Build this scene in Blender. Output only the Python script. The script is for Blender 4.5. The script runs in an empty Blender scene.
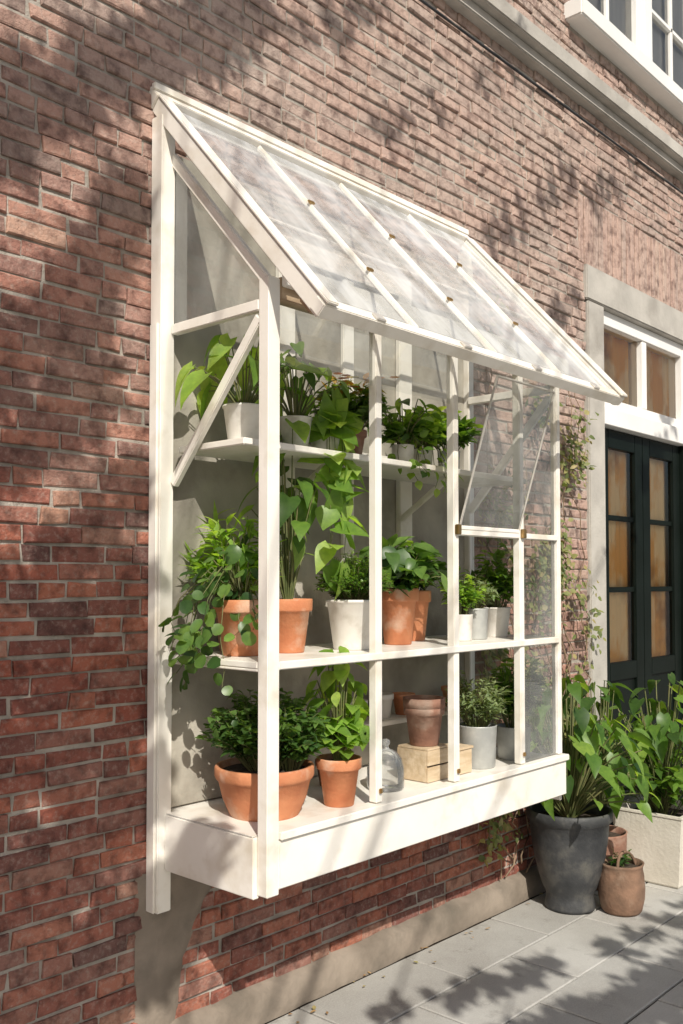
import bpy, bmesh, math, random
from mathutils import Vector, Matrix
R = random.Random(7)
V = Vector
scene = bpy.context.scene
COL = scene.collection
SUN = V((-0.42, -0.64, 0.64)).normalized()

# ---------------------------------------------------------------- materials
def newmat(name):
    m = bpy.data.materials.new(name); m.use_nodes = True
    nt = m.node_tree
    for n in list(nt.nodes): nt.nodes.remove(n)
    out = nt.nodes.new('ShaderNodeOutputMaterial')
    return m, nt, out
def N(nt, t, **kw):
    n = nt.nodes.new(t)
    for k, v in kw.items():
        if k in n.inputs.keys(): n.inputs[k].default_value = v
        else: setattr(n, k, v)
    return n
def c4(c): return (c[0], c[1], c[2], 1)
def mixc(nt, a, b, fac, mode='MIX'):
    n = nt.nodes.new('ShaderNodeMix'); n.data_type = 'RGBA'; n.blend_type = mode
    for sock, val in ((n.inputs[0], fac), (n.inputs[6], a), (n.inputs[7], b)):
        if isinstance(val, bpy.types.NodeSocket): nt.links.new(val, sock)
        elif isinstance(val, (int, float)): sock.default_value = val
        else: sock.default_value = c4(val)
    return n.outputs[2]
def ramp(nt, src, lo, hi):
    n = nt.nodes.new('ShaderNodeMapRange'); n.inputs[1].default_value = lo; n.inputs[2].default_value = hi
    nt.links.new(src, n.inputs[0]); return n.outputs[0]
def noise(nt, scale, detail=4, rough=.55, coord='Object', stretch=None):
    tc = nt.nodes.new('ShaderNodeTexCoord')
    n = N(nt, 'ShaderNodeTexNoise'); n.inputs['Scale'].default_value = scale
    n.inputs['Detail'].default_value = detail; n.inputs['Roughness'].default_value = rough
    src = tc.outputs[coord]
    if stretch:
        mp = nt.nodes.new('ShaderNodeMapping'); mp.inputs['Scale'].default_value = stretch
        nt.links.new(src, mp.inputs[0]); src = mp.outputs[0]
    nt.links.new(src, n.inputs['Vector'])
    return n.outputs['Fac']
def bump(nt, h, strength, dist=0.005):
    b = nt.nodes.new('ShaderNodeBump'); b.inputs['Strength'].default_value = strength
    b.inputs['Distance'].default_value = dist; nt.links.new(h, b.inputs['Height']); return b.outputs[0]
def simple(name, c1, c2, scale=6, rough=.7, bs=60, bst=.3, metallic=0, lo=.35, hi=.65, stretch=None, stain=None, spec=.5):
    m, nt, out = newmat(name)
    p = N(nt, 'ShaderNodeBsdfPrincipled'); p.inputs['Roughness'].default_value = rough
    p.inputs['Metallic'].default_value = metallic; p.inputs['Specular IOR Level'].default_value = spec
    f = ramp(nt, noise(nt, scale, 3, stretch=stretch), lo, hi)
    c = mixc(nt, c1, c2, f)
    if stain:
        f2 = ramp(nt, noise(nt, stain[1], 5), .52, .75)
        c = mixc(nt, c, stain[0], f2)
    nt.links.new(c, p.inputs['Base Color'])
    nt.links.new(bump(nt, noise(nt, bs, 3), bst), p.inputs['Normal'])
    nt.links.new(p.outputs[0], out.inputs[0])
    return m
def tintmat(name, cols, rough=.45, transl=0.0, ext=None):
    """material driven by per-vertex 'tint' attribute"""
    m, nt, out = newmat(name)
    a = N(nt, 'ShaderNodeAttribute'); a.attribute_name = 'tint'
    cr = nt.nodes.new('ShaderNodeValToRGB')
    el = cr.color_ramp.elements
    while len(el) < len(cols): el.new(0.5)
    for i, c in enumerate(cols):
        el[i].position = i / (len(cols) - 1); el[i].color = c4(c)
    nt.links.new(a.outputs['Fac'], cr.inputs[0])
    p = N(nt, 'ShaderNodeBsdfPrincipled'); p.inputs['Roughness'].default_value = rough
    col = cr.outputs[0]
    if ext: col = ext(nt, col, p)
    elif transl > 0:
        col = mixc(nt, col, mixc(nt, col, (1.35, 1.25, 1.2), 1.0, 'MULTIPLY'), ramp(nt, noise(nt, 45, 2), .35, .65))
    nt.links.new(col, p.inputs['Base Color'])
    if transl > 0:
        t = N(nt, 'ShaderNodeBsdfTranslucent')
        tcol = mixc(nt, col, (2.6, 2.5, .8), 1.0, 'MULTIPLY')
        nt.links.new(tcol, t.inputs[0])
        mx = N(nt, 'ShaderNodeMixShader'); mx.inputs[0].default_value = transl
        nt.links.new(p.outputs[0], mx.inputs[1]); nt.links.new(t.outputs[0], mx.inputs[2])
        nt.links.new(mx.outputs[0], out.inputs[0])
    else:
        nt.links.new(p.outputs[0], out.inputs[0])
    return m
def mz2(nt, s, k):
    m = nt.nodes.new('ShaderNodeMath'); m.operation = 'MULTIPLY'; m.inputs[1].default_value = k
    nt.links.new(s, m.inputs[0]); return m.outputs[0]
def brick_ext(nt, col, p):
    geo = nt.nodes.new('ShaderNodeNewGeometry')
    sx = nt.nodes.new('ShaderNodeSeparateXYZ'); nt.links.new(geo.outputs['Position'], sx.inputs[0])
    # paler, greyer brick higher up and further along the wall
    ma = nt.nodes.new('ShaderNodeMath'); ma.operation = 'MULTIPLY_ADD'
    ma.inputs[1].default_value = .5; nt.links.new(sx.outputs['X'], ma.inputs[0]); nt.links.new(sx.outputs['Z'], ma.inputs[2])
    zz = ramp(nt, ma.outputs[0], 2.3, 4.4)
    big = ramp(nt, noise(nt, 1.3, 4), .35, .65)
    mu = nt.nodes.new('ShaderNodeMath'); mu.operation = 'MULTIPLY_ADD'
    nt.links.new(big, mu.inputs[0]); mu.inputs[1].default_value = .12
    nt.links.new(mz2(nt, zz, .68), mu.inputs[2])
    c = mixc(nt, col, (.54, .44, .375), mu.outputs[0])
    sp = ramp(nt, noise(nt, 55, 5, .7), .50, .80)
    c = mixc(nt, c, (.50, .42, .36), mz2(nt, sp, .6))
    dk = ramp(nt, noise(nt, 18, 5, .6), .32, .54)
    c2 = mixc(nt, (.38, .34, .34), (1, 1, 1), dk)
    c = mixc(nt, c, c2, 1.0, 'MULTIPLY')
    nt.links.new(bump(nt, noise(nt, 60, 6, .7), 1.0, .010), p.inputs['Normal'])
    return c

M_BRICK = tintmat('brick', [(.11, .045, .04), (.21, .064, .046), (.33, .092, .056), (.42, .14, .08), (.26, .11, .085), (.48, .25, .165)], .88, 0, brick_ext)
M_MORTAR = simple('mortar', (.26, .235, .20), (.44, .40, .35), 9, .95, 120, .9)
M_STONE = simple('stone', (.38, .36, .325), (.48, .455, .41), 5, .85, 60, .4, stain=((.27, .25, .22), 3))
M_RENDER = simple('render', (.17, .14, .11), (.27, .225, .18), 5, .95, 40, .9, stain=((.11, .095, .075), 4))
M_PLASTER = simple('plaster', (.27, .25, .21), (.46, .43, .365), 3.5, .9, 50, .5, stain=((.19, .17, .14), 4))
M_PAINT = simple('cream_paint', (.86, .83, .77), (.80, .765, .69), 5, .40, 45, .12, stain=((.64, .58, .48), 7), stretch=None)
M_PAINTW = simple('white_paint', (.82, .81, .78), (.76, .75, .72), 4, .45, 50, .1)
M_WOOD = simple('bare_wood', (.36, .25, .16), (.48, .36, .24), 5, .7, 60, .4, stretch=(1, 6, 6))
M_CRATE = simple('crate_wood', (.50, .38, .24), (.62, .50, .35), 8, .7, 60, .4, stretch=(1, 6, 6))
M_GREENP = simple('dark_green_paint', (.004, .007, .005), (.006, .010, .008), 5, .5, 60, .08, spec=.15)
M_TERRA = simple('terracotta', (.48, .17, .075), (.58, .25, .12), 9, .8, 90, .3, stain=((.66, .46, .34), 11))
M_TERRAD = simple('old_terracotta', (.22, .11, .075), (.30, .16, .11), 12, .85, 80, .4, stain=((.4, .3, .24), 12))
M_CERAM = simple('white_ceramic', (.76, .74, .70), (.68, .65, .60), 12, .4, 80, .1, stain=((.5, .46, .4), 14))
M_ZINC = simple('zinc', (.38, .39, .38), (.50, .51, .49), 14, .5, 60, .2, .3)
M_DARKPOT = simple('dark_stoneware', (.028, .030, .033), (.06, .062, .064), 9, .6, 70, .4, stain=((.12, .115, .10), 9))
M_RUST = simple('rusty_brown', (.14, .085, .055), (.24, .14, .09), 12, .9, 50, .7, stain=((.3, .22, .16), 10))
M_CREAMPOT = simple('cream_concrete', (.60, .56, .48), (.68, .64, .56), 7, .85, 60, .4)
M_SOIL = simple('soil', (.035, .024, .016), (.07, .05, .035), 60, 1, 90, 1)
M_METAL = simple('metal', (.55, .53, .50), (.68, .65, .60), 20, .4, 60, .1, .4)
M_BRASS = simple('brass', (.42, .28, .12), (.5, .34, .16), 20, .35, 60, .1, .9)
M_BARK = simple('bark', (.12, .09, .06), (.2, .16, .12), 12, .95, 30, 1)
M_STEM = simple('stem', (.10, .13, .04), (.16, .15, .06), 20, .6, 40, .2)
M_DRY = simple('woody_stem', (.20, .14, .09), (.28, .2, .13), 20, .8, 40, .4)
M_CURT = simple('curtain', (.95, .70, .38), (.85, .44, .12), 2.6, .9, 40, .1, stretch=(2, 1, 1.0), lo=.44, hi=.56, stain=((.24, .10, .03), 2.6))
M_PALEBACK = simple('pale_backing', (.80, .79, .75), (.70, .69, .66), 2, .9, 40, .1, stretch=(6, 1, .5))
M_DARK = simple('dark_room', (.02, .018, .015), (.035, .03, .025), 3, .9)
M_GROUND = simple('ground_soil', (.12, .115, .105), (.17, .16, .145), 3, .95, 60, .6)
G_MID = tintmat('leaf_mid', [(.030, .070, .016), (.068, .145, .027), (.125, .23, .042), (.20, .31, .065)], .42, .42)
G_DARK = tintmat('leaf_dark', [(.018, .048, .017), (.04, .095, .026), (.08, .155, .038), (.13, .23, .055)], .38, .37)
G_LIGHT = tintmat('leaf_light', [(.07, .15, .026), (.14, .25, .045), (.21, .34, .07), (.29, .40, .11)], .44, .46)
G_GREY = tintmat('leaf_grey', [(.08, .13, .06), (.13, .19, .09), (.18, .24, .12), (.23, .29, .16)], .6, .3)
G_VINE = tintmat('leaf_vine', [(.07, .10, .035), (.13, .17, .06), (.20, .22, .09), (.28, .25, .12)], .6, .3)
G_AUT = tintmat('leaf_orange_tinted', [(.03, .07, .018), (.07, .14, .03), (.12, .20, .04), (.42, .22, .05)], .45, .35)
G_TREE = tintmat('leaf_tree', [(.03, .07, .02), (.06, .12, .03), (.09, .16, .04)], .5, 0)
M_FLOWER = simple('flower', (.75, .22, .04), (.8, .33, .06), 20, .6)
M_DEAD = tintmat('dead_leaf', [(.20, .12, .06), (.30, .20, .09), (.25, .24, .10)], .8, .1)

def slab_ext(nt, col, p):
    f = ramp(nt, noise(nt, 2.2, 6, .6), .35, .7)
    c = mixc(nt, col, mixc(nt, col, (.66, .64, .62), 1.0, 'MULTIPLY'), f)
    f2 = ramp(nt, noise(nt, 180, 3, .8), .4, .7)
    c = mixc(nt, c, (.56, .55, .52), mz2(nt, f2, .4))
    f3 = ramp(nt, noise(nt, 9, 6, .7), .58, .72)
    c = mixc(nt, c, (.17, .16, .14), mz2(nt, f3, .6))
    nt.links.new(bump(nt, noise(nt, 90, 6, .75), .5, .004), p.inputs['Normal'])
    return c
M_SLAB = tintmat('paving_slab', [(.36, .355, .335), (.43, .425, .40), (.50, .49, .46)], .8, 0, slab_ext)

def glass(name, haze, hazecol, streak=None, refl=1.0, rough=.015):
    m, nt, out = newmat(name)
    tr = N(nt, 'ShaderNodeBsdfTransparent'); tr.inputs[0].default_value = (.98, .99, .98, 1)
    gl = N(nt, 'ShaderNodeBsdfGlossy'); gl.inputs['Roughness'].default_value = rough
    nz = noise(nt, 2.5, 1)
    nt.links.new(bump(nt, nz, .05, .02), gl.inputs['Normal'])
    fr = N(nt, 'ShaderNodeFresnel'); fr.inputs[0].default_value = 1.5
    fm = nt.nodes.new('ShaderNodeMath'); fm.operation = 'MULTIPLY'; fm.inputs[1].default_value = refl; fm.use_clamp = True
    nt.links.new(fr.outputs[0], fm.inputs[0])
    m1 = N(nt, 'ShaderNodeMixShader')
    nt.links.new(fm.outputs[0], m1.inputs[0]); nt.links.new(tr.outputs[0], m1.inputs[1]); nt.links.new(gl.outputs[0], m1.inputs[2])
    if haze is None:
        nt.links.new(m1.outputs[0], out.inputs[0]); return m
    df = N(nt, 'ShaderNodeBsdfDiffuse'); df.inputs[0].default_value = c4(hazecol)  # diffuse white streaks painted in for sky reflections as well as dust
    m2 = N(nt, 'ShaderNodeMixShader')
    h = noise(nt, 3.0, 5, .6, stretch=streak)
    hr = nt.nodes.new('ShaderNodeMapRange'); hr.inputs[1].default_value = .32; hr.inputs[2].default_value = .72
    hr.inputs[3].default_value = haze[0]; hr.inputs[4].default_value = haze[1]
    nt.links.new(h, hr.inputs[0]); nt.links.new(hr.outputs[0], m2.inputs[0])
    nt.links.new(m1.outputs[0], m2.inputs[1]); nt.links.new(df.outputs[0], m2.inputs[2])
    nt.links.new(m2.outputs[0], out.inputs[0])
    return m
M_GLASS = glass('window_glass', (.01, .17), (.85, .87, .86), (1.5, 1.5, .7), 2.2)
M_GROOF = glass('roof_glass', (.12, .46), (.87, .90, .93), (3, .9, .9), .5, .03)
M_GDOOR = glass('door_glass', None, None, None, 1.3)

# ---------------------------------------------------------------- builders
def parent(o, par):
    if par is None: return
    o.parent = par
    if par.type == 'EMPTY': o.matrix_parent_inverse = Matrix.Translation(par.location).inverted()
def thing(name, loc, label, category, group=None):
    e = bpy.data.objects.new(name, None); e.location = loc; e.empty_display_size = .1
    COL.objects.link(e); e['label'] = label; e['category'] = category
    if group: e['group'] = group
    return e
class MB:
    def __init__(s): s.v = []; s.f = []; s.m = []; s.t = []; s.clamp = None
    def add(s, vs, fs, mi=0, tint=.5):
        b = len(s.v)
        if s.clamp:
            c = s.clamp
            vs = [(min(max(a[0], c[0]), c[1]), min(max(a[1], c[2]), c[3]), a[2]) for a in vs]
        s.v += [tuple(a) for a in vs]; s.f += [tuple(b + i for i in f) for f in fs]
        s.m += [mi] * len(fs); s.t += [tint] * len(vs)
    def obj(s, name, mats, par=None, smooth=False):
        me = bpy.data.meshes.new(name); me.from_pydata(s.v, [], s.f)
        for m in mats: me.materials.append(m)
        me.polygons.foreach_set('material_index', s.m)
        at = me.attributes.new('tint', 'FLOAT', 'POINT'); at.data.foreach_set('value', s.t)
        if smooth: me.polygons.foreach_set('use_smooth', [True] * len(me.polygons))
        me.update()
        o = bpy.data.objects.new(name, me); COL.objects.link(o); parent(o, par); return o
    def tube(s, pts, r0, r1, mi=1, k=5):
        n = len(pts); vs = []
        for i, p in enumerate(pts):
            d = (pts[min(i + 1, n - 1)] - pts[max(i - 1, 0)])
            d = d.normalized() if d.length > 1e-6 else V((0, 0, 1))
            a = d.cross(V((0, 0, 1)) if abs(d.z) < .9 else V((1, 0, 0))).normalized(); b = d.cross(a)
            r = r0 + (r1 - r0) * i / (n - 1)
            for j in range(k):
                t = 2 * math.pi * j / k
                vs.append(p + a * (r * math.cos(t)) + b * (r * math.sin(t)))
        fs = [(i * k + j, i * k + (j + 1) % k, (i + 1) * k + (j + 1) % k, (i + 1) * k + j) for i in range(n - 1) for j in range(k)]
        s.add(vs, fs, mi)
    def leaf(s, p, d, n, L, W, tint, kind='oval', droop=.25, fold=.25, seg=4):
        d = d.normalized(); sd = d.cross(n)
        if sd.length < 1e-4: sd = d.cross(V((.3, .8, .5)))
        sd.normalize(); n = sd.cross(d)
        prof = {'oval': lambda t: math.sin(math.pi * t ** .8), 'heart': lambda t: math.sin(math.pi * min(1, .12 + .88 * t) ** .62) if t > 0 else .55,
                'lance': lambda t: math.sin(math.pi * t ** .6) , 'round': lambda t: math.sqrt(max(0, 1 - (2 * t - 1) ** 2))}[kind]
        vs = []
        for i in range(seg + 1):
            t = i / seg
            c = p + d * (L * t) - n * (L * droop * t * t)
            w = max(prof(t), .02) * W / 2
            if kind == 'heart' and i == 0: c2 = c - d * (L * .1)
            else: c2 = c
            vs += [c2 + sd * w + n * (fold * w), c, c2 - sd * w + n * (fold * w)]
        fs = []
        for i in range(seg):
            a = i * 3; fs += [(a, a + 1, a + 4, a + 3), (a + 1, a + 2, a + 5, a + 4)]
        s.add(vs, fs, 0, tint)
def rnd(a, b): return R.uniform(a, b)
def rdir(): 
    z = rnd(-1, 1); a = rnd(0, 2 * math.pi); q = math.sqrt(1 - z * z); return V((q * math.cos(a), q * math.sin(a), z))

def boxo(name, x0, x1, y0, y1, z0, z1, mat, par, bev=.003, mtx=None):
    bm = bmesh.new(); bmesh.ops.create_cube(bm, size=1)
    bmesh.ops.scale(bm, vec=(x1 - x0, y1 - y0, z1 - z0), verts=bm.verts)
    if bev: bmesh.ops.bevel(bm, geom=list(bm.edges), offset=min(bev, .3 * min(x1 - x0, y1 - y0, z1 - z0)), segments=2, affect='EDGES')
    bmesh.ops.translate(bm, vec=((x0 + x1) / 2, (y0 + y1) / 2, (z0 + z1) / 2), verts=bm.verts)
    if mtx: bmesh.ops.transform(bm, matrix=mtx, verts=bm.verts)
    me = bpy.data.meshes.new(name); bm.to_mesh(me); bm.free(); me.materials.append(mat)
    o = bpy.data.objects.new(name, me); COL.objects.link(o); parent(o, par); return o
def beam(name, p0, p1, w, h, mat, par, up=V((0, 0, 1)), bev=.003):
    """w across, h along 'up'"""
    p0 = V(p0); p1 = V(p1); a = (p1 - p0); L = a.length; a.normalize()
    sd = V(up).cross(a).normalized(); u = a.cross(sd)
    mt = Matrix(((a.x, sd.x, u.x, (p0.x + p1.x) / 2), (a.y, sd.y, u.y, (p0.y + p1.y) / 2), (a.z, sd.z, u.z, (p0.z + p1.z) / 2), (0, 0, 0, 1)))
    return boxo(name, -L / 2, L / 2, -w / 2, w / 2, -h / 2, h / 2, mat, par, bev, mt)
def pane(name, pts, mat, par):
    mb = MB(); mb.add(pts, [tuple(range(len(pts)))]); return mb.obj(name, [mat], par)
def multi(name, boxes, mat, par, bev=.003):
    bm = bmesh.new()
    for (x0, x1, y0, y1, z0, z1) in boxes:
        b2 = bmesh.new(); bmesh.ops.create_cube(b2, size=1)
        bmesh.ops.scale(b2, vec=(x1 - x0, y1 - y0, z1 - z0), verts=b2.verts)
        if bev: bmesh.ops.bevel(b2, geom=list(b2.edges), offset=bev, segments=2, affect='EDGES')
        bmesh.ops.translate(b2, vec=((x0 + x1) / 2, (y0 + y1) / 2, (z0 + z1) / 2), verts=b2.verts)
        tmp = bpy.data.meshes.new('t'); b2.to_mesh(tmp); b2.free(); bm.from_mesh(tmp); bpy.data.meshes.remove(tmp)
    me = bpy.data.meshes.new(name); bm.to_mesh(me); bm.free(); me.materials.append(mat)
    o = bpy.data.objects.new(name, me); COL.objects.link(o); parent(o, par); return o
def lathe(name, loc, prof, mat, par, k=36, wob=.0):
    mb = MB(); vs = []; n = len(prof)
    ph = rnd(0, 6)
    for (r, z) in prof:
        for j in range(k):
            a = 2 * math.pi * j / k; rr = r * (1 + wob * math.sin(2 * a + ph + z * 9))
            vs.append((loc[0] + rr * math.cos(a), loc[1] + rr * math.sin(a), loc[2] + z))
    fs = [(i * k + j, i * k + (j + 1) % k, (i + 1) * k + (j + 1) % k, (i + 1) * k + j) for i in range(n - 1) for j in range(k)]
    fs.append(tuple(range(k))[::-1])
    mb.add(vs, fs); o = mb.obj(name, [mat], par, True)
    return o
def soil(loc, r, z, par):
    mb = MB(); vs = [(loc[0], loc[1], loc[2] + z + .006)]; k = 20
    for ring in (.5, 1):
        for j in range(k):
            a = 2 * math.pi * j / k; vs.append((loc[0] + r * ring * math.cos(a), loc[1] + r * ring * math.sin(a), loc[2] + z + rnd(-.003, .006) * (ring < 1)))
    fs = [(0, 1 + j, 1 + (j + 1) % k) for j in range(k)] + [(1 + j, 1 + k + j, 1 + k + (j + 1) % k, 1 + (j + 1) % k) for j in range(k)]
    mb.add(vs, fs); mb.obj('soil', [M_SOIL], par, True)
def pot(loc, r, h, kind, mat, par):
    if kind == 'terra':
        pr = [(r * .66, 0), (r * .68, .003), (r * .90, h * .76), (r, h * .77), (r * 1.03, h * .80), (r * 1.04, h * .97), (r * 1.02, h), (r * .93, h), (r * .91, h * .97), (r * .88, h * .85)]
    elif kind == 'bowl':
        pr = [(r * .70, 0), (r * .72, .004), (r * .86, h * .35), (r * .95, h * .72), (r * .99, h * .74), (r * 1.02, h * .80), (r * 1.02, h * .97), (r * 1.0, h), (r * .94, h), (r * .92, h * .95), (r * .88, h * .85)]
    elif kind == 'bucket':
        pr = [(r * .72, 0), (r * .74, .004), (r * .97, h * .93), (r * 1.03, h * .95), (r * 1.03, h), (r * .97, h), (r * .93, h * .85)]
    elif kind == 'cyl':
        pr = [(r * .86, 0), (r * .9, .005), (r * .98, h * .97), (r, h), (r * .93, h), (r * .91, h * .85)]
    elif kind == 'urn':
        pr = [(r * .60, 0), (r * .62, h * .03), (r * .58, h * .10), (r * .58, h * .16), (r * .66, h * .22), (r * .78, h * .36), (r * .88, h * .54), (r * .95, h * .74), (r * .98, h * .88), (r * 1.05, h * .90), (r * 1.06, h * .99), (r * 1.03, h), (r * .97, h * .985), (r * .93, h * .88)]
    else:
        pr = [(r * .78, 0), (r * .86, h * .05), (r * .98, h * .3), (r * 1.0, h * .5), (r * .95, h * .78), (r * .90, h * .88), (r * .92, h * .94), (r * .97, h), (r * .88, h), (r * .82, h * .88)]
    lathe('pot', loc, pr, mat, par, wob=.006)
    soil(loc, r * (.92 if kind != 'jar' else .82), h * .88, par)
def arc(p, q, lift, n=5):
    out = []
    for i in range(n):
        t = i / (n - 1); c = p.lerp(q, t); c = c + V((0, 0, lift * math.sin(math.pi * t))); out.append(c)
    return out
def bushy(mb, base, rad, h, stems, per, L, W, kind='oval', spread=1.0, flat=.45):
    for k in range(stems):
        a = rnd(0, 2 * math.pi); rho = math.sqrt(R.random()); 
        tip = base + V((rad * rho * math.cos(a), rad * rho * math.sin(a), h * (1 - flat * rho * rho) * rnd(.6, 1.14)))
        b0 = base + V((rad * .25 * rho * math.cos(a), rad * .25 * rho * math.sin(a), 0))
        mid = b0.lerp(tip, .5) + V((0, 0, h * .12 * rho))
        pts = [b0, b0.lerp(mid, .6), mid, mid.lerp(tip, .55) + V((0, 0, .004)), tip]
        mb.tube(pts, .0022, .001, 1, 4)
        br = rnd(-.18, .18)
        for i in range(per):
            t = .25 + .75 * (i + rnd(0, .6)) / per; t = min(t, 1)
            x = t * 4; i0 = min(int(x), 3); p = pts[i0].lerp(pts[i0 + 1], x - i0)
            out = V((math.cos(a), math.sin(a), 0)) * .5 + rdir() * .9; out.z = abs(out.z) * .5 + rnd(-.3, .35)
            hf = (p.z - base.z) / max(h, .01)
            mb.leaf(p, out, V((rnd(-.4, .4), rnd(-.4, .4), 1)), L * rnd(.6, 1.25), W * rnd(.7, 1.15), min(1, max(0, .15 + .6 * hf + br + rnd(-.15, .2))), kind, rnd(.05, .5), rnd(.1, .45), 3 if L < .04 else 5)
def broad(mb, base, n, rad, h, L, W, kind='heart', tilt=-.2, th=.003, adir=None, low=.6):
    for k in range(n):
        a = 2 * math.pi * (k / n) * 2.62 + rnd(-.4, .4)
        if adir is not None: a = adir[0] + rnd(-adir[1], adir[1])
        rho = rnd(.15, 1); o = V((math.cos(a), math.sin(a), 0))
        tip = base + o * (rad * rho) + V((0, 0, h * (1.05 - low * rho ** 1.6) * rnd(.6, 1.05)))
        pts = arc(base + o * .01, tip, h * .12 * rho)
        mb.tube(pts, th, th * .6, 1, 5)
        d = o * rnd(.5, 1) + V((rnd(-.4, .4), rnd(-.4, .4), tilt + rnd(-.6, .4)))
        s = rnd(.5, 1.15)
        mb.leaf(tip, d, V((rnd(-.5, .5), rnd(-.5, .5), 1)) + o * .4, L * s, W * s * rnd(.85, 1.1), rnd(.0, .95), kind, rnd(.1, .65), rnd(.08, .4), 7)
def trail(mb, base, n, rad, drop, L, W, a0, asp, kind='heart', rise=.06, dens=16):
    for k in range(n):
        a = a0 + rnd(-asp, asp); o = V((math.cos(a), math.sin(a), 0)); dl = drop * rnd(.3, 1); rr = rad * rnd(.6, 1.1)
        pts = [base, base + o * (rr * .5) + V((0, 0, rise)), base + o * rr + V((0, 0, rise * .2)), base + o * (rr * 1.15) - V((0, 0, dl * .4)), base + o * (rr * 1.2) + V((rnd(-.03, .03), rnd(-.02, .02), -dl * .75)), base + o * (rr * 1.2) + V((rnd(-.05, .05), 0, -dl))]
        mb.tube(pts, .002, .0012, 1, 4)
        cnt = int(4 + dens * (dl + rr))
        for i in range(cnt):
            x = (i + .5) / cnt * 5; i0 = min(int(x), 4); p = pts[i0].lerp(pts[i0 + 1], x - i0)
            sd = rdir(); d = sd * .7 + o * .6 + V((0, 0, -.35)); q = p + d.normalized() * .015
            mb.leaf(q, d, o + V((0, 0, .7)) + rdir() * .35, L * rnd(.6, 1.15), W * rnd(.6, 1.15), rnd(.1, .95), kind, rnd(.1, .4), rnd(.05, .3), 7)

# ---------------------------------------------------------------- ground
g = MB(); g.add([(-120, -120, -.035), (160, -120, -.035), (160, 120, -.035), (-120, 120, -.035)], [(0, 1, 2, 3)])
go = g.obj('ground', [M_GROUND]); go['kind'] = 'structure'
def rough_block(mb, x0, x1, z0, z1, y, dep, jit, bev, tint, horizontal=False, tiltj=0.0):
    """brick facing -y (x,z plane) or slab facing +z (x,y plane)"""
    j = lambda s=1: rnd(-jit, jit) * s
    f = y + rnd(-tiltj, tiltj)
    outer = [(x0 + j(), z0 + j()), (x1 + j(), z0 + j()), (x1 + j(), z1 + j()), (x0 + j(), z1 + j())]
    inner = [(outer[0][0] + bev, outer[0][1] + bev), (outer[1][0] - bev, outer[1][1] + bev), (outer[2][0] - bev, outer[2][1] - bev), (outer[3][0] + bev, outer[3][1] - bev)]
    vs = []
    for q in inner: vs.append((q[0], f + j(.6), q[1]))
    for q in outer: vs.append((q[0], f + bev * .8, q[1]))
    for q in outer: vs.append((q[0], f + dep, q[1]))
    if horizontal: vs = [(a[0], a[2], -a[1]) for a in vs]; 
    fs = [(0, 1, 2, 3)] + [(4 + i, 4 + (i + 1) % 4, (i + 1) % 4, i) for i in range(4)] + [(8 + i, 8 + (i + 1) % 4, 4 + (i + 1) % 4, 4 + i) for i in range(4)]
    mb.add(vs, fs, 0, tint)
pv = MB(); row = 0; yy = -.045
while yy > -6.5:
    w = .30; x = -3 + (row % 2) * .30 + rnd(-.02, .02)
    while x < 12:
        rough_block(pv, x + .004, x + .596, yy - w + .004, yy - .004, 0, .05, .0012, .004, R.random(), True, .0015)
        x += .60
    yy -= w; row += 1
pv.add([(-3, -6.6, -.010), (12, -6.6, -.010), (12, -.0, -.010), (-3, -.0, -.010)], [(0, 1, 2, 3)], 1)
po = pv.obj('pavement', [M_SLAB, M_SOIL]); po['kind'] = 'structure'
fl = MB()
for i in range(60):
    x = rnd(1.8, 6.5); y = -.055 - (R.random() ** 2 * .12)
    fl.leaf(V((x, y, .006 + rnd(0, .004))), V((rnd(-1, 1), rnd(-1, 1), .05)), V((0, 0, 1)), rnd(.010, .028), rnd(.007, .016), R.random(), 'oval', rnd(-.2, .2), .3, 3)
flo = fl.obj('fallen_leaves', [M_DEAD]); flo['kind'] = 'stuff'; flo['label'] = 'small dry fallen leaves along the foot of the wall'; flo['category'] = 'fallen leaves'

# ---------------------------------------------------------------- house
house = thing('brick_house', (4, 0, 0), 'old red brick town house facade with stone door surround', 'house')
openings = [(4.62, 6.18, 0, 3.20), (4.50, 6.40, 4.46, 6.3)]
soldier = (4.55, 6.25, 3.20, 3.58)
wb = MB(); P = .0535; z = .0; row = 0
while z < 6.5:
    zc = z + P / 2
    blocks = [(a[0], a[1]) for a in openings + [soldier] if a[2] - .01 < zc < a[3] + .001]
    x = -3 - rnd(0, .2); 
    while x < 10:
        L = (.188 if (R.random() < .8 if row % 2 == 0 else R.random() < .55) else .094) + rnd(-.007, .007)
        wv = .003 * math.sin(x * 1.7 + z * .6) + .002 * math.sin(x * 5.1 + z * 3)
        segs = [(x, x + L)]
        for b in blocks:
            ns = []
            for s in segs:
                if s[1] <= b[0] or s[0] >= b[1]: ns.append(s); continue
                if s[0] < b[0]: ns.append((s[0], b[0]))
                if s[1] > b[1]: ns.append((b[1], s[1]))
            segs = ns
        for s in segs:
            if s[1] - s[0] > .03:
                t = R.betavariate(1.4, 1.6)
                rough_block(wb, s[0] + .0042, s[1] - .0042, z + wv + .0046, z + wv + P - .0046, 0, .06, .0040, .0042, t, False, .0055)
        x += L + .0
    z += P; row += 1
x = soldier[0]
while x < soldier[1] - .02:
    rough_block(wb, x + .004, x + .052, 3.205, 3.575, -.002, .06, .002, .004, R.betavariate(2, 2) * .8 + .2, False, .002); x += .056
xs = sorted({-3, 10, 4.62, 6.18, 4.50, 6.40}); zs = sorted({0, 3.20, 4.46, 6.3, 6.5})
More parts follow.
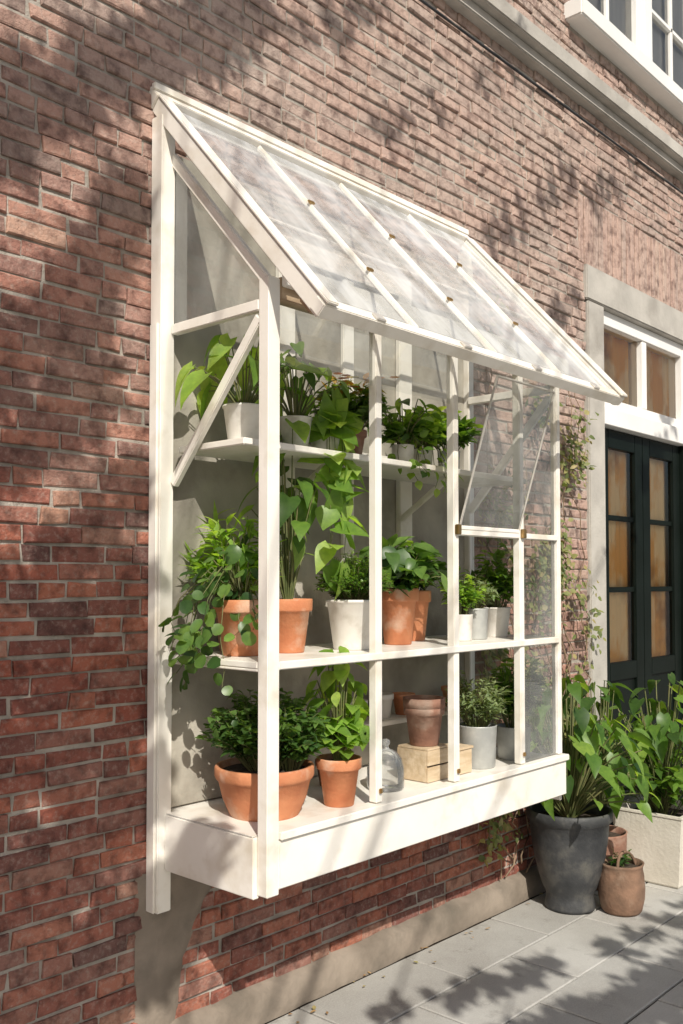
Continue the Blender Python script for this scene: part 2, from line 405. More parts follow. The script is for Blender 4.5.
for i in range(len(xs) - 1):
    for k in range(len(zs) - 1):
        cx = (xs[i] + xs[i + 1]) / 2; cz = (zs[k] + zs[k + 1]) / 2
        if any(a[0] < cx < a[1] and a[2] < cz < a[3] for a in openings): continue
        wb.add([(xs[i], .008, zs[k]), (xs[i + 1], .008, zs[k]), (xs[i + 1], .008, zs[k + 1]), (xs[i], .008, zs[k + 1])], [(0, 1, 2, 3)], 1)
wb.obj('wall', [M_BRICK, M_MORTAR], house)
def strip(xa, xb, zt, yd, seg):
    pl = MB(); top = []; 
    for i in range(seg + 1):
        x = xa + (xb - xa) * i / seg; top.append((x, zt + rnd(-.006, .006), yd + rnd(-.004, .004)))
    for i in range(seg):
        a = top[i]; b = top[i + 1]
        pl.add([(a[0], -a[2], 0), (b[0], -b[2], 0), (b[0], -b[2], b[1]), (a[0], -a[2], a[1]), (a[0], .01, a[1] + .02), (b[0], .01, b[1] + .02)], [(0, 1, 2, 3), (3, 2, 5, 4)])
    pl.obj('plinth', [M_RENDER], house, True)
strip(-3, 4.62, .10, .045, 80); strip(6.18, 10, .10, .045, 40)
rp = MB(); n = 26; top = []
for i in range(n + 1):
    zz = .08 + .52 * i / n
    f = i / n
    top.append((1.735 + rnd(-.002, .002), 1.90 + .24 * f ** 2.4 + rnd(-.004, .004), zz))
for i in range(n):
    a = top[i]; b = top[i + 1]
    rp.add([(a[0], .003, a[2]), (a[0] + .03, -.012, a[2]), (a[1] - .04, -.012, a[2]), (a[1], .003, a[2]), (b[0], .003, b[2]), (b[0] + .03, -.012, b[2]), (b[1] - .04, -.012, b[2]), (b[1], .003, b[2])], [(0, 1, 5, 4), (1, 2, 6, 5), (2, 3, 7, 6)])
rp.obj('render_patch', [M_RENDER], house, True)
multi('cornice', [(-3, 10, -.10, .02, 4.11, 4.19), (-3, 10, -.055, .02, 4.06, 4.11), (-3, 10, -.075, .02, 4.19, 4.215)], M_STONE, house, .006)
beam('cable', (-3, -.012, 3.98), (10, -.012, 3.98), .012, .012, M_DARKPOT, house)
multi('door_surround', [(4.62, 4.80, -.015, .2, 0, 3.01), (5.98, 6.18, -.015, .2, 0, 3.01), (4.60, 6.20, -.020, .2, 3.012, 3.20)], M_STONE, house, .006)
multi('door_step', [(4.66, 6.14, -.14, .2, 0, .11)], M_STONE, house, .01)
df = multi('transom_window', [(4.80, 4.86, .02, .12, 2.46, 3.01), (5.92, 5.98, .02, .12, 2.46, 3.01), (4.862, 5.918, .02, .12, 2.93, 3.01), (4.862, 5.918, .02, .12, 2.46, 2.52), (5.36, 5.42, .025, .115, 2.522, 2.928), (4.80, 5.98, -.01, .14, 2.36, 2.458)], M_PAINTW, house)
pane('glass', [(4.86, .06, 2.52), (5.92, .06, 2.52), (5.92, .06, 2.93), (4.86, .06, 2.93)], M_GDOOR, df)
multi('door_frame', [(4.80, 4.85, .02, .12, .11, 2.358), (5.93, 5.98, .02, .12, .11, 2.358)], M_GREENP, house)
for (a, b) in ((4.852, 5.388), (5.392, 5.928)):
    g0, g1 = a + .10, b - .10
    bx = [(a, g0, .045, .085, .115, 2.355), (g1, b, .045, .085, .115, 2.355), (g0, g1, .045, .085, 2.25, 2.355), (g0, g1, .045, .085, .115, .30), (g0, g1, .045, .085, .93, 1.03), (g0, g1, .06, .08, .30, .93)]
    for zb in (1.43, 1.84): bx.append((g0, g1, .055, .08, zb, zb + .03))
    d = multi('door', bx, M_GREENP, house)
    pane('glass', [(g0, .062, 1.03), (g1, .062, 1.03), (g1, .062, 2.25), (g0, .062, 2.25)], M_GDOOR, d)
beam('handle', (5.44, .03, 1.15), (5.44, .03, 1.30), .018, .018, M_BRASS, d)
cm = MB(); prev = None; k = 120
for i in range(k + 1):
    x = 4.82 + 1.14 * i / k; y = .105 + .006 * math.sin(i * .35) + .003 * math.sin(i * .9)
    if prev: cm.add([(prev[0], prev[1], .9), (x, y, .9), (x, y, 3.0), (prev[0], prev[1], 3.0)], [(0, 1, 2, 3)])
    prev = (x, y)
cm.obj('curtain', [M_CURT], house, True)
boxo('interior', 4.7, 6.1, .22, .25, 0, 3.1, M_DARK, house)
wf = multi('window', [(4.50, 4.60, -.01, .15, 4.56, 6.3), (6.30, 6.40, -.01, .15, 4.56, 6.3), (4.60, 6.30, -.01, .15, 4.56, 4.66), (4.60, 6.30, -.01, .15, 6.2, 6.3), (5.40, 5.50, 0, .14, 4.66, 6.2),
  (4.60, 4.65, .03, .10, 4.66, 6.2), (5.35, 5.40, .03, .10, 4.66, 6.2), (5.50, 5.55, .03, .10, 4.66, 6.2), (6.25, 6.30, .03, .10, 4.66, 6.2), (4.65, 5.35, .03, .10, 4.66, 4.72), (5.55, 6.25, .03, .10, 4.66, 4.72),
  (4.65, 5.35, .045, .085, 5.05, 5.08), (5.55, 6.25, .045, .085, 5.05, 5.08), (5.88, 5.91, .045, .085, 4.72, 6.2), (4.99, 5.02, .045, .085, 4.72, 6.2)], M_PAINTW, house, .004)
multi('sill', [(4.42, 6.48, -.10, .16, 4.46, 4.558)], M_PAINTW, wf, .008)
pane('glass', [(4.6, .065, 4.66), (6.3, .065, 4.66), (6.3, .065, 6.2), (4.6, .065, 6.2)], M_GDOOR, wf)
boxo('pale_backing', 4.62, 6.28, .105, .112, 4.6, 6.25, M_PALEBACK, wf, .001)  # white sheet added behind the glass so the panes look bright
boxo('interior', 4.5, 6.4, .35, .38, 4.4, 6.3, M_PLASTER, house)

# ---------------------------------------------------------------- greenhouse
gh = thing('window_greenhouse', (2.64, 0, .6), 'cream painted lean-to window greenhouse fixed to the brick wall', 'greenhouse')
ridge_z = 3.03; eave_y = -.744; eave_z = 2.21
rt = V((0, eave_y, eave_z - ridge_z)).normalized(); rn = V((0, rt.z, -rt.y)); 
if rn.z < 0: rn = -rn
def rp_(x, s, off=0): return V((x, 0, ridge_z)) + rt * s + rn * off
RL = math.hypot(eave_y, eave_z - ridge_z)
boxo('back_panel', 1.825, 3.43, -.035, -.008, .79, 2.86, M_PLASTER, gh)
multi('back_casing', [(2.28, 2.36, -.060, -.036, 1.29, 2.72), (2.95, 3.03, -.060, -.036, 1.29, 2.72), (2.36, 2.95, -.060, -.036, 2.64, 2.72), (2.62, 2.68, -.055, -.036, 1.29, 2.64), (2.36, 2.62, -.052, -.036, 1.95, 1.99), (2.68, 2.95, -.052, -.036, 1.95, 1.99)], M_PAINT, gh)
multi('wall_post', [(1.772, 1.824, -.060, -.004, .485, 2.96), (1.765, 1.772, -.050, -.01, .485, 2.3)], M_PAINT, gh)
boxo('wall_post', 3.43, 3.47, -.060, -.004, .60, 2.96, M_PAINT, gh)
boxo('corner_post', 1.810, 1.856, -.506, -.464, .622, 2.36, M_PAINT, gh)
for x in (2.30, 2.72, 3.15): boxo('mullion', x - .015, x + .015, -.498, -.466, .80, 2.30, M_PAINT, gh)
boxo('corner_post', 3.420, 3.446, -.498, -.466, .80, 2.36, M_PAINT, gh)
boxo('head_rail', 1.856, 3.42, -.508, -.460, 2.30, 2.365, M_WOOD, gh)
boxo('head_trim', 1.856, 3.47, -.530, -.509, 2.335, 2.40, M_PAINT, gh)
boxo('transom_rail', 1.856, 3.42, -.505, -.462, 1.247, 1.271, M_PAINT, gh)
boxo('transom_rail', 2.736, 3.134, -.500, -.465, 1.658, 1.68, M_PAINT, gh)
boxo('transom_rail', 3.166, 3.42, -.500, -.465, 1.658, 1.68, M_PAINT, gh)
boxo('base_floor', 1.80, 3.465, -.455, -.006, .745, .785, M_PAINT, gh)
boxo('base_underside', 1.82, 3.45, -.47, -.008, .640, .655, M_PAINT, gh)
boxo('base_front', 1.857, 3.465, -.504, -.475, .636, .772, M_PAINT, gh)
boxo('front_sill', 1.857, 3.470, -.516, -.4555, .773, .797, M_PAINT, gh)
boxo('base_side', 1.797, 1.820, -.4635, -.061, .612, .782, M_PAINT, gh)
boxo('base_side', 3.466, 3.48, -.4745, -.004, .605, .744, M_PAINT, gh)
boxo('shelf', 1.81, 3.45, -.4615, -.062, 1.250, 1.270, M_PAINT, gh)
boxo('shelf', 1.84, 3.40, -.37, -.062, 1.897, 1.918, M_PAINT, gh)
boxo('shelf', 2.50, 3.38, -.20, -.062, .965, .982, M_PAINT, gh)
for x in (2.28, 2.95):
    beam('shelf_bracket', (x, -.062, 1.74), (x, -.30, 1.893), .02, .02, M_PAINT, gh)
for sx in (1.810, 3.420):
    a = sx; b = sx + .026; c = (a + b) / 2
    boxo('side_rail', a, b, -.463, -.061, 2.268, 2.300, M_PAINT, gh)
    boxo('side_rail', a, b, -.463, -.061, 1.242, 1.2495, M_PAINT, gh)
    beam('side_top_rail', (c, -.045, 2.84), (c, -.485, 2.350), .024, .030, M_PAINT, gh, V((0, -.74, .67)))
    beam('side_brace', (c, -.460, 2.25), (c, -.062, 1.80), .022, .032, M_PAINT, gh, V((0, -.74, .67)))
    pane('glass_pane', [(c, -.06, 2.30), (c, -.46, 2.30), (c, -.46, 2.37), (c, -.06, 2.81)], M_GLASS, gh)
pane('glass_pane', [(3.434, -.07, 1.27), (3.434, -.46, 1.27), (3.434, -.46, 2.27), (3.434, -.07, 2.27)], M_GLASS, gh)
pane('glass_pane', [(3.434, -.07, .78), (3.434, -.46, .78), (3.434, -.46, 1.24), (3.434, -.07, 1.24)], M_GLASS, gh)
for (za, zb) in ((.80, 1.247), (1.271, 1.658), (1.68, 2.30)):
    pane('glass_pane', [(3.165, -.483, za), (3.42, -.483, za), (3.42, -.483, zb), (3.165, -.483, zb)], M_GLASS, gh)
for (xa, xb) in ((1.856, 2.285), (2.315, 2.705)):   # short top strips of glass in the first bays, added for reflections
    pane('glass_pane', [(xa, -.483, 2.12), (xb, -.483, 2.12), (xb, -.483, 2.30), (xa, -.483, 2.30)], M_GLASS, gh)
h0, h1 = V((0, -.495, 1.685)), V((0, -.655, 2.20))
hop = beam('hopper_window', (2.742, h0.y, h0.z), (3.128, h0.y, h0.z), .014, .016, M_PAINT, gh)
for x in (2.742, 3.128): beam('frame', (x, h0.y, h0.z), (x, h1.y, h1.z), .008, .008, M_METAL, hop, V((0, -1, .3)))
beam('frame', (2.742, h1.y, h1.z), (3.128, h1.y, h1.z), .008, .008, M_METAL, hop)
pane('glass', [(2.742, h0.y, h0.z), (3.128, h0.y, h0.z), (3.128, h1.y, h1.z), (2.742, h1.y, h1.z)], M_GLASS, hop)
for x in (2.72, 3.15): boxo('latch', x - .012, x + .010, -.514, -.499, 1.66, 1.695, M_BRASS, gh, .002)
for x in (2.30, 2.72, 3.15): boxo('latch', x - .006, x + .006, -.508, -.499, .83, .845, M_BRASS, gh, .002)
# roof
roof = beam('roof', rp_(1.771, .0, 0), rp_(3.494, .0, 0), .060, .050, M_PAINT, gh, rn)
boxo('flashing', 1.771, 3.494, -.022, -.004, 3.05, 3.075, M_PAINT, roof)
for x in (1.793, 3.472):
    beam('rafter', rp_(x, .031, -.005), rp_(x, RL, -.005), .035, .050, M_PAINT, roof, rn)
    beam('rafter_cap', rp_(x, .031, .026), rp_(x, RL + .01, .026), .044, .010, M_PAINT, roof, rn)
for x in (2.21, 2.63, 3.05):
    beam('glazing_bar', rp_(x, .031, .004), rp_(x, RL - .04, .004), .009, .022, M_PAINT, roof, rn)
    for s in (.40, .78): beam('clip', rp_(x - .014, s, .019), rp_(x + .014, s, .019), .014, .008, M_BRASS, roof, rn)
beam('purlin', rp_(1.82, .55, -.035), rp_(3.455, .55, -.035), .018, .018, M_PAINT, roof, rn)
beam('eave_rail', rp_(1.771, RL - .015, -.004), rp_(3.494, RL - .015, -.004), .044, .040, M_PAINT, roof, rn)
beam('eave_soffit', rp_(1.82, RL - .10, -.045), rp_(3.455, RL - .10, -.045), .06, .025, M_WOOD, roof, rn)
ex = [1.815, 2.21, 2.63, 3.05, 3.452]
for i in range(4):
    q = [rp_(ex[i] + .003, .031, .006), rp_(ex[i + 1] - .003, .031, .006), rp_(ex[i + 1] - .003, RL - .04, .006), rp_(ex[i] + .003, RL - .04, .006)]
    pane('glass_pane', q, M_GROOF, roof)
for x in (2.0, 2.42, 2.84, 3.26):
    beam('clip', rp_(x - .02, RL - .01, .020), rp_(x + .02, RL - .01, .020), .03, .008, M_METAL, roof, rn)

# ---------------------------------------------------------------- potted plants
IN = (1.835, 3.43, -.470, -.045)
def planted(label, loc, r, h, kind, mat, fn, lm, clamp=IN, stem=M_STEM, cat='potted plant', name='potted_plant', extra=None):
    e = thing(name, loc, label, cat)
    pot(loc, r, h, kind, mat, e)
    mb = MB(); mb.clamp = clamp; fn(mb, V(loc) + V((0, 0, h * .88)))
    mb.obj('foliage', [lm, stem], e, True)
    if extra: extra(e, V(loc) + V((0, 0, h * .88)))
    return e
F = .785
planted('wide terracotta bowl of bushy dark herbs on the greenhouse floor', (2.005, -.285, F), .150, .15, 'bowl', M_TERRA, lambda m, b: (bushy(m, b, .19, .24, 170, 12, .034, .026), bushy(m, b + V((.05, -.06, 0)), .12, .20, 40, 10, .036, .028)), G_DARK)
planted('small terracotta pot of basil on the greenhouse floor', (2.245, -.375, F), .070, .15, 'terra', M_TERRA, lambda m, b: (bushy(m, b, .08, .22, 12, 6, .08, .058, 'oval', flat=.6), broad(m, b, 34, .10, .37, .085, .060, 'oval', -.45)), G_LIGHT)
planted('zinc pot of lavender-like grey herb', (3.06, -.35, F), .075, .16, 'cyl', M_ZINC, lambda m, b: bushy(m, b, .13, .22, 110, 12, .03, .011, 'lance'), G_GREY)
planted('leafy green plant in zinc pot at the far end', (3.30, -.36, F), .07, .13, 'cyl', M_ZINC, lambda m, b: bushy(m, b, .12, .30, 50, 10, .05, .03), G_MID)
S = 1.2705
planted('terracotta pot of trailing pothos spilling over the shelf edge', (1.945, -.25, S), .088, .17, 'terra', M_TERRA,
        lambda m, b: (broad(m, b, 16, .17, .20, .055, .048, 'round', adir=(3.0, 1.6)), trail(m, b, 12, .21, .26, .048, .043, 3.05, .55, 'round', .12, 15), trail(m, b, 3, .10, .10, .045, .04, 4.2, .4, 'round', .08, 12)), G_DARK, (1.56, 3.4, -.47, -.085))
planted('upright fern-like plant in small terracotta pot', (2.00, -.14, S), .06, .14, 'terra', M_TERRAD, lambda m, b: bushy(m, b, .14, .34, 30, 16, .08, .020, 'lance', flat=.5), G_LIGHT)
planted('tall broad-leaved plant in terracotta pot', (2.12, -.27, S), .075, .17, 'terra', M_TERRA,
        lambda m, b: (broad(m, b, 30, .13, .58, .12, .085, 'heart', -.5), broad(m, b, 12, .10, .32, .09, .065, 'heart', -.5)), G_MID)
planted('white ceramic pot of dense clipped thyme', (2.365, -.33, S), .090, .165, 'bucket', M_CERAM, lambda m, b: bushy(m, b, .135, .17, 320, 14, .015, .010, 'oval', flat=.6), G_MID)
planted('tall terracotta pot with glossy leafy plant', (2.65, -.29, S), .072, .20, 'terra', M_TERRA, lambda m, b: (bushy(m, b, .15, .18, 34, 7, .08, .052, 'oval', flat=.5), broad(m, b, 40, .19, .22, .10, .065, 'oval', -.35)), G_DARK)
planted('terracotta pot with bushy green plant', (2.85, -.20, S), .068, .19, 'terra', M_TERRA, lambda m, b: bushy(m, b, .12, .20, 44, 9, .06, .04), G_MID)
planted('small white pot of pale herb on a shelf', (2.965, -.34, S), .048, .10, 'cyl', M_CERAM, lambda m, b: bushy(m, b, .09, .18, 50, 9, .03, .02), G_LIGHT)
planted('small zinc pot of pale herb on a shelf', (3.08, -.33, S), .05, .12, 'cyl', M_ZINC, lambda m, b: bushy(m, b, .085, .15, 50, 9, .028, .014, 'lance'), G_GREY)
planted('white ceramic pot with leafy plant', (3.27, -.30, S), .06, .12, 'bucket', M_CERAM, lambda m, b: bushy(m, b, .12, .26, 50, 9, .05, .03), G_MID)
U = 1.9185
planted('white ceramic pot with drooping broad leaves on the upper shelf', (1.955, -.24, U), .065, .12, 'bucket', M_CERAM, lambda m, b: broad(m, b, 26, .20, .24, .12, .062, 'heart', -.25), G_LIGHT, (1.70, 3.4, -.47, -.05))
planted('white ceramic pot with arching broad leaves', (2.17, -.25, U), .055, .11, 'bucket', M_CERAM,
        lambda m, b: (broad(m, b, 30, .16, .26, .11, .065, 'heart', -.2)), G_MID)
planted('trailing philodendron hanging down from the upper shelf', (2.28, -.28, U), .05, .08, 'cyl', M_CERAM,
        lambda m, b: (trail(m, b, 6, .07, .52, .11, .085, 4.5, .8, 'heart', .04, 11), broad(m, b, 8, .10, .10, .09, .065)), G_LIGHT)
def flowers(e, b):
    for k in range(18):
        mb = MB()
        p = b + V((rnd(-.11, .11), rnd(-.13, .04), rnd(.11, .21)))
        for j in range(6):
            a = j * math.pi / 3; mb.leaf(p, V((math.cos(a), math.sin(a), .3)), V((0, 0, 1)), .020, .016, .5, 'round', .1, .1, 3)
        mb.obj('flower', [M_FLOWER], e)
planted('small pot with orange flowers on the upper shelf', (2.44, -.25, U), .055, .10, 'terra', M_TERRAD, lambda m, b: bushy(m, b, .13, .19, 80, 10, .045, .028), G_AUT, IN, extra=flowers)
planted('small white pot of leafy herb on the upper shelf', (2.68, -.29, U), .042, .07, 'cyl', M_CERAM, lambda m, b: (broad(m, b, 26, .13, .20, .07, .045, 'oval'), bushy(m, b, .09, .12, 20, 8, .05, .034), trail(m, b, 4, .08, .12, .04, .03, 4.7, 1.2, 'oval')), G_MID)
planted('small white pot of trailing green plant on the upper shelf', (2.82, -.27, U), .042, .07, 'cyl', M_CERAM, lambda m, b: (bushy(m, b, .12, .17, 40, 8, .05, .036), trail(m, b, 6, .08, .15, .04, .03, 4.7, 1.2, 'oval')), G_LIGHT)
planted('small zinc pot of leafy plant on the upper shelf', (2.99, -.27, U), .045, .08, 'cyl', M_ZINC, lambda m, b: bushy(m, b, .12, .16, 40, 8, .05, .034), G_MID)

cr = thing('wooden_crate', (2.75, -.33, F), 'small pale wooden crate on the greenhouse floor', 'crate')
multi('crate_body', [(2.68, 2.82, -.40, -.392, F + .002, F + .054), (2.68, 2.82, -.40, -.392, F + .060, F + .112), (2.68, 2.82, -.268, -.26, F + .002, F + .112), (2.68, 2.688, -.392, -.268, F + .002, F + .112), (2.812, 2.82, -.392, -.268, F + .002, F + .112), (2.688, 2.812, -.392, -.268, F + .002, F + .012), (2.682, 2.818, -.398, -.262, F + .1125, F + .12)], M_CRATE, cr, .0015)
e = thing('plant_pot', (2.75, -.33, F + .1205), 'empty weathered terracotta pots stacked on a wooden crate', 'plant pot')
lathe('pot', (2.75, -.33, F + .1205), [(.05, 0), (.052, .003), (.066, .11), (.074, .112), (.075, .145), (.068, .145), (.064, .12)], M_TERRAD, e)
lathe('pot', (2.75, -.33, F + .165), [(.052, 0), (.053, .003), (.068, .09), (.076, .092), (.077, .125), (.070, .125), (.062, .05), (.02, .04)], M_TERRAD, e)
cr = thing('wooden_block', (2.90, -.35, F), 'small pale wooden box on the greenhouse floor', 'box')
multi('box_body', [(2.86, 2.95, -.40, -.31, F + .002, F + .09), (2.855, 2.955, -.405, -.305, F + .0905, F + .10)], M_CRATE, cr, .002)
cl = thing('glass_cloche', (2.52, -.34, F), 'small clear glass cloche on the greenhouse floor', 'cloche')
lathe('bell', (2.52, -.34, F + .001), [(.062, 0), (.064, .01), (.064, .07), (.055, .105), (.035, .128), (.012, .136), (.010, .145), (.016, .155), (.014, .165), (.004, .170)], M_GLASS, cl)
for (x, y, r, hh, mt, zb) in ((2.43, -.16, .05, .09, M_TERRAD, F), (2.60, -.13, .045, .08, M_CERAM, .9825), (2.75, -.13, .045, .09, M_CERAM, .9825), (2.88, -.13, .045, .08, M_TERRA, .9825), (3.2, -.13, .045, .08, M_TERRA, .9825)):
    e = thing('plant_pot', (x, y, zb), 'small empty plant pot stored on a low shelf', 'plant pot', 'small empty pots')
    lathe('pot', (x, y, zb), [(r * .66, 0), (r * .68, .003), (r * .9, hh * .76), (r, hh * .78), (r * 1.02, hh), (r * .92, hh), (r * .6, hh * .2), (.004, hh * .15)], mt, e)

# ---------------------------------------------------------------- ground pots
planted('large dark stoneware footed pot with broad-leaved plant on the pavement', (3.96, -.24, .002), .185, .45, 'urn', M_DARKPOT,
        lambda m, b: (broad(m, b, 110, .38, .66, .125, .085, 'heart', -.45, .005, None, .7), broad(m, b, 40, .38, .36, .12, .075, 'heart', -.6, .005)), G_MID, (3.50, 6, -1.2, -.05))
def jarh(e, b):
    mb = MB()
    pts = [b + V((math.cos(t) * .085 - .0, math.sin(t) * .02 - .03, math.sin(t) * .07 + .0)) for t in [math.pi * i / 10 for i in range(11)]]
    mb.tube(pts, .007, .007, 0, 6); mb.obj('handle', [M_RUST], e, True)
planted('rusty brown rounded pot with bare soil and a handle', (4.07, -.44, .002), .105, .22, 'jar', M_RUST, lambda m, b: bushy(m, b, .07, .06, 8, 5, .035, .02), G_DARK, None, extra=jarh)
e = thing('potted_plant', (4.68, -.36, .002), 'square cream concrete planter with leafy shrub on the pavement', 'potted plant')
cx, cy = 4.68, -.36
mbp = MB()
def ringq(s, zz): return [(cx - s, cy - s, zz), (cx + s, cy - s, zz), (cx + s, cy + s, zz), (cx - s, cy + s, zz)]
levels = [(.145, .002), (.15, .01), (.18, .34), (.185, .345), (.185, .355), (.165, .355), (.16, .345), (.155, .30)]
vs = []; 
for s_, z_ in levels: vs += ringq(s_, z_)
fs = [(i * 4 + j, i * 4 + (j + 1) % 4, (i + 1) * 4 + (j + 1) % 4, (i + 1) * 4 + j) for i in range(len(levels) - 1) for j in range(4)] + [(3, 2, 1, 0)]
mbp.add(vs, fs); mbp.obj('planter', [M_CREAMPOT], e)
ms = MB(); ms.add(ringq(.158, .312), [(0, 1, 2, 3)]); ms.obj('soil', [M_SOIL], e)
mf = MB(); mf.clamp = (3.7, 7, -2, -.06); b = V((cx, cy, .31)); broad(mf, b, 100, .42, .68, .125, .08, 'heart', -.4, .005, None, .7); bushy(mf, b, .30, .45, 34, 8, .08, .05)
mf.obj('foliage', [G_MID, M_STEM], e, True)
planted('dark pot with tall leafy shrub beside the door', (4.36, -.19, .002), .13, .26, 'cyl', M_TERRAD, lambda m, b: (broad(m, b, 70, .26, .80, .11, .07, 'heart', -.4, .004)), G_DARK, (3.7, 7, -2, -.06))

# climbing vine
vn = thing('climbing_vine', (4.3, -.03, 0), 'sparse climbing vine with pale leaves on the brick wall', 'climbing plant')
mv = MB()
for k in range(18):
    x = rnd(3.6, 4.50); zc = rnd(.1, .5); p = V((x, -.02, zc)); pts = [p]
    top = rnd(1.2, 2.2) if k % 4 else rnd(2.4, 2.8); drift = rnd(-.03, .02)
    while pts[-1].z < top:
        q = pts[-1] + V((rnd(-.08, .08) + drift, 0, rnd(.04, .10))); q.y = -.02 - rnd(0, .03); q.x = min(max(q.x, 3.6), 4.56); pts.append(q)
    mv.tube(pts, .0045, .002, 1, 4)
    for i in range(3, len(pts)):
        dens = math.sin(pts[i].z * 8 + pts[i].x * 5) + math.sin(pts[i].x * 13 - pts[i].z * 5) + (1.4 - pts[i].z) * .5
        for j in range(14 if dens > .6 else (3 if dens > -.1 else 0)):
            d = V((rnd(-1, 1), -rnd(.1, .6), rnd(-.8, .5)))
            mv.leaf(pts[i] + V((rnd(-.10, .10), -rnd(0, .06), rnd(-.07, .07))), d, V((rnd(-.4, .4), -1, .5)), rnd(.02, .05), rnd(.018, .035), R.random(), 'oval', .2, .2, 3)
mv.obj('foliage', [G_VINE, M_DRY], vn, True)

# ---------------------------------------------------------------- street tree that shades the wall
tree = thing('street_tree', (-2.6, -6.2, 0), 'leafy street tree standing across the pavement', 'tree')
tk = MB(); cw = MB()
fork = V((-2.3, -5.6, 3.6))
tk.tube([V((-2.6, -6.2, -.03)), V((-2.62, -6.1, 1.2)), V((-2.5, -5.9, 2.4)), fork], .17, .11, 0, 10)
targets = []   # (x, y, z, t, r, density)
def band(pts, w, dn, t0=4.2, t1=4.7, step=.05, gap=.05, ground=False):
    for (xa, za), (xb, zb) in zip(pts, pts[1:]):
        L = math.hypot(xb - xa, zb - za); n = max(1, int(L / step))
        for i in range(n + 1):
            if R.random() < gap: continue
            f = i / n; u = xa + (xb - xa) * f + rnd(-.3, .3) * w; v = za + (zb - za) * f + rnd(-.3, .3) * w
            targets.append((u, v if ground else 0, 0 if ground else v, rnd(t0, t1), w * rnd(.6, 1), dn))
band([(1.20, 2.74), (1.7, 3.1), (2.25, 3.58)], .075, 7)
band([(1.20, 3.4), (1.9, 4.0)], .17, 6)
band([(1.2, 2.05), (1.5, 2.3), (1.70, 2.72)], .065, 7)
band([(1.2, 1.74), (1.64, 2.12)], .05, 7)
band([(1.2, 1.42), (1.45, 1.52), (1.74, 1.80)], .05, 7)
band([(1.2, 1.20), (1.74, 1.48)], .085, 7)
band([(1.2, .90), (1.74, 1.18)], .095, 7)
band([(1.2, .56), (1.76, .84)], .10, 7)
band([(1.2, .18), (1.9, .45)], .13, 7)
# light dapple on the upper wall
band([(2.4, 3.5), (3.0, 3.9)], .045, 3, 4.6, 5.4, .09, .3)
band([(2.9, 3.35), (3.9, 4.0)], .045, 3, 4.6, 5.4, .10, .35)
band([(3.7, 3.1), (4.5, 3.65)], .055, 3, 4.6, 5.4, .10, .3)
band([(3.9, 2.55), (4.5, 3.0)], .055, 4, 4.6, 5.4, .10, .3)
band([(4.0, 1.9), (4.6, 2.3)], .06, 4, 4.6, 5.4, .09, .3)
band([(4.7, 3.6), (5.9, 4.3)], .08, 2, 4.8, 5.8, .15, .3)
band([(4.9, 1.6), (5.8, 2.6)], .08, 2, 4.8, 5.8, .14, .3)
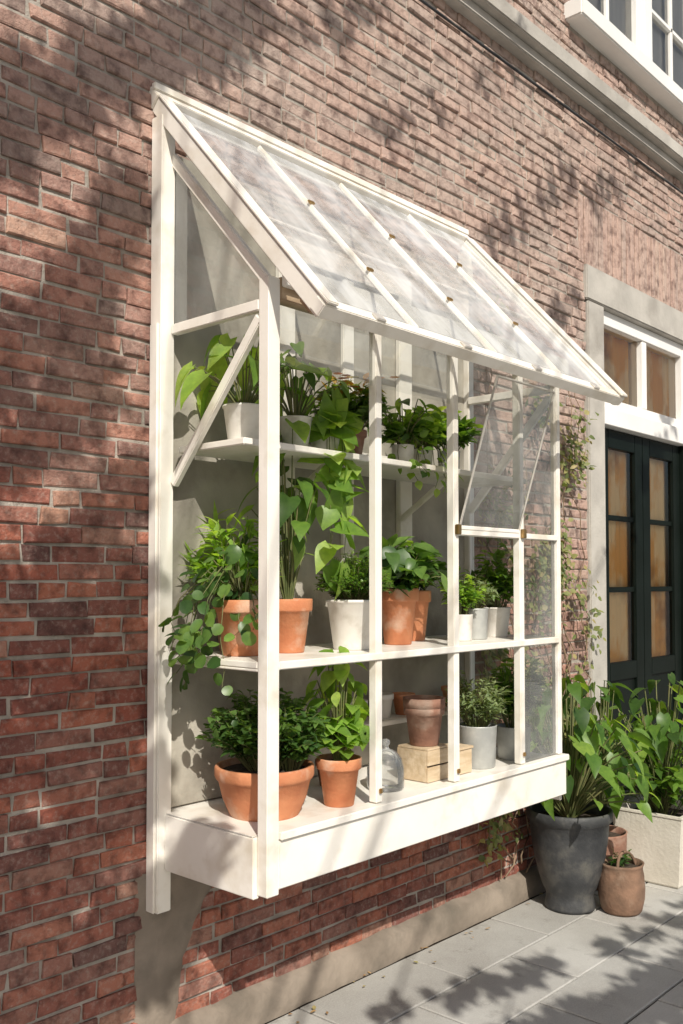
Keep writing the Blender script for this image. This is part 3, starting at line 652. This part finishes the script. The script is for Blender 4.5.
# paving
band([(2.4, -.26), (2.9, -.42), (3.35, -.52)], .05, 6, 4.8, 5.4, .07, .3, True)
band([(2.2, -.70), (3.0, -.86), (3.9, -.98)], .10, 7, 4.8, 5.4, .07, .08, True)
band([(2.6, -1.1), (3.6, -1.25), (4.8, -1.05)], .15, 6, 4.8, 5.4, .09, .08, True)
band([(2.8, -1.7), (4.2, -1.8), (5.4, -1.5)], .20, 3.5, 5.0, 5.8, .13, .12, True)
band([(3.6, -.62), (4.4, -.68)], .05, 6, 4.8, 5.4, .08, .25, True)
band([(4.3, -.80), (5.3, -.70)], .07, 5, 4.8, 5.4, .10, .2, True)
for ti, (x, y, z, t, r, dn) in enumerate(targets):
    c = V((x, y, z)) + SUN * t
    if ti % 9 == 0:
        st = fork.lerp(c, .25) + V((0, 0, .25)); tk.tube([fork, st, fork.lerp(c, .6) + V((rnd(-.1, .1), rnd(-.1, .1), .15)), c], .012, .004, 0, 6)
    for i in range(int(dn * math.pi * r * r / .0028) + 4):
        q = rdir() * (r * 1.05 * R.random() ** .5) + SUN * rnd(-.15, .15)
        cw.leaf(c + q, rdir(), rdir(), rnd(.06, .10), rnd(.045, .065), R.random(), 'oval', .1, .1, 3)
for (xa, za, xb, zb, r) in [(1.15, 1.62, 1.76, 2.55, .012), (1.2, 2.55, 1.74, 3.2, .014)]:
    a = V((xa, 0, za)) + SUN * 4.6; b = V((xb, 0, zb)) + SUN * 4.6
    tk.tube([fork, a.lerp(fork, .3), a, a.lerp(b, .5) + V((.02, 0, .03)), b], .03, r * .7, 0, 6)
tk.obj('trunk', [M_BARK], tree, True); cw.obj('crown', [G_TREE], tree)

# ---------------------------------------------------------------- light, world, camera
w = bpy.data.worlds.new('World'); scene.world = w; w.use_nodes = True
nt = w.node_tree; bg = nt.nodes['Background']
sky = nt.nodes.new('ShaderNodeTexSky'); sky.sky_type = 'NISHITA'; sky.sun_disc = False
sky.sun_elevation = math.asin(SUN.z); sky.sun_rotation = math.atan2(SUN.x, SUN.y)
sky.air_density = 1.0; sky.dust_density = 3.0
nt.links.new(sky.outputs[0], bg.inputs[0]); bg.inputs[1].default_value = .09
sl = bpy.data.lights.new('sun', 'SUN'); sl.energy = 5.0; sl.angle = math.radians(.4); sl.color = (1, .94, .84)
so = bpy.data.objects.new('sun', sl); COL.objects.link(so); so.rotation_euler = (-SUN).to_track_quat('-Z', 'Y').to_euler(); so.location = (0, -5, 8)
cam = bpy.data.cameras.new('camera'); cam.sensor_width = 36; cam.sensor_fit = 'AUTO'; cam.lens = 947 / 1024 * 36
cam.clip_end = 500; cam.clip_start = .05
co = bpy.data.objects.new('camera', cam); COL.objects.link(co); co.location = (0, -2.436, 1.5)
pt = math.radians(2.0); cam.shift_y = 35 / 1024
fw = V((.738 * math.cos(pt), .674 * math.cos(pt), math.sin(pt)))
co.rotation_euler = fw.to_track_quat('-Z', 'Y').to_euler()
scene.camera = co
scene.view_settings.view_transform = 'Standard'; scene.view_settings.look = 'None'; scene.view_settings.exposure = 0
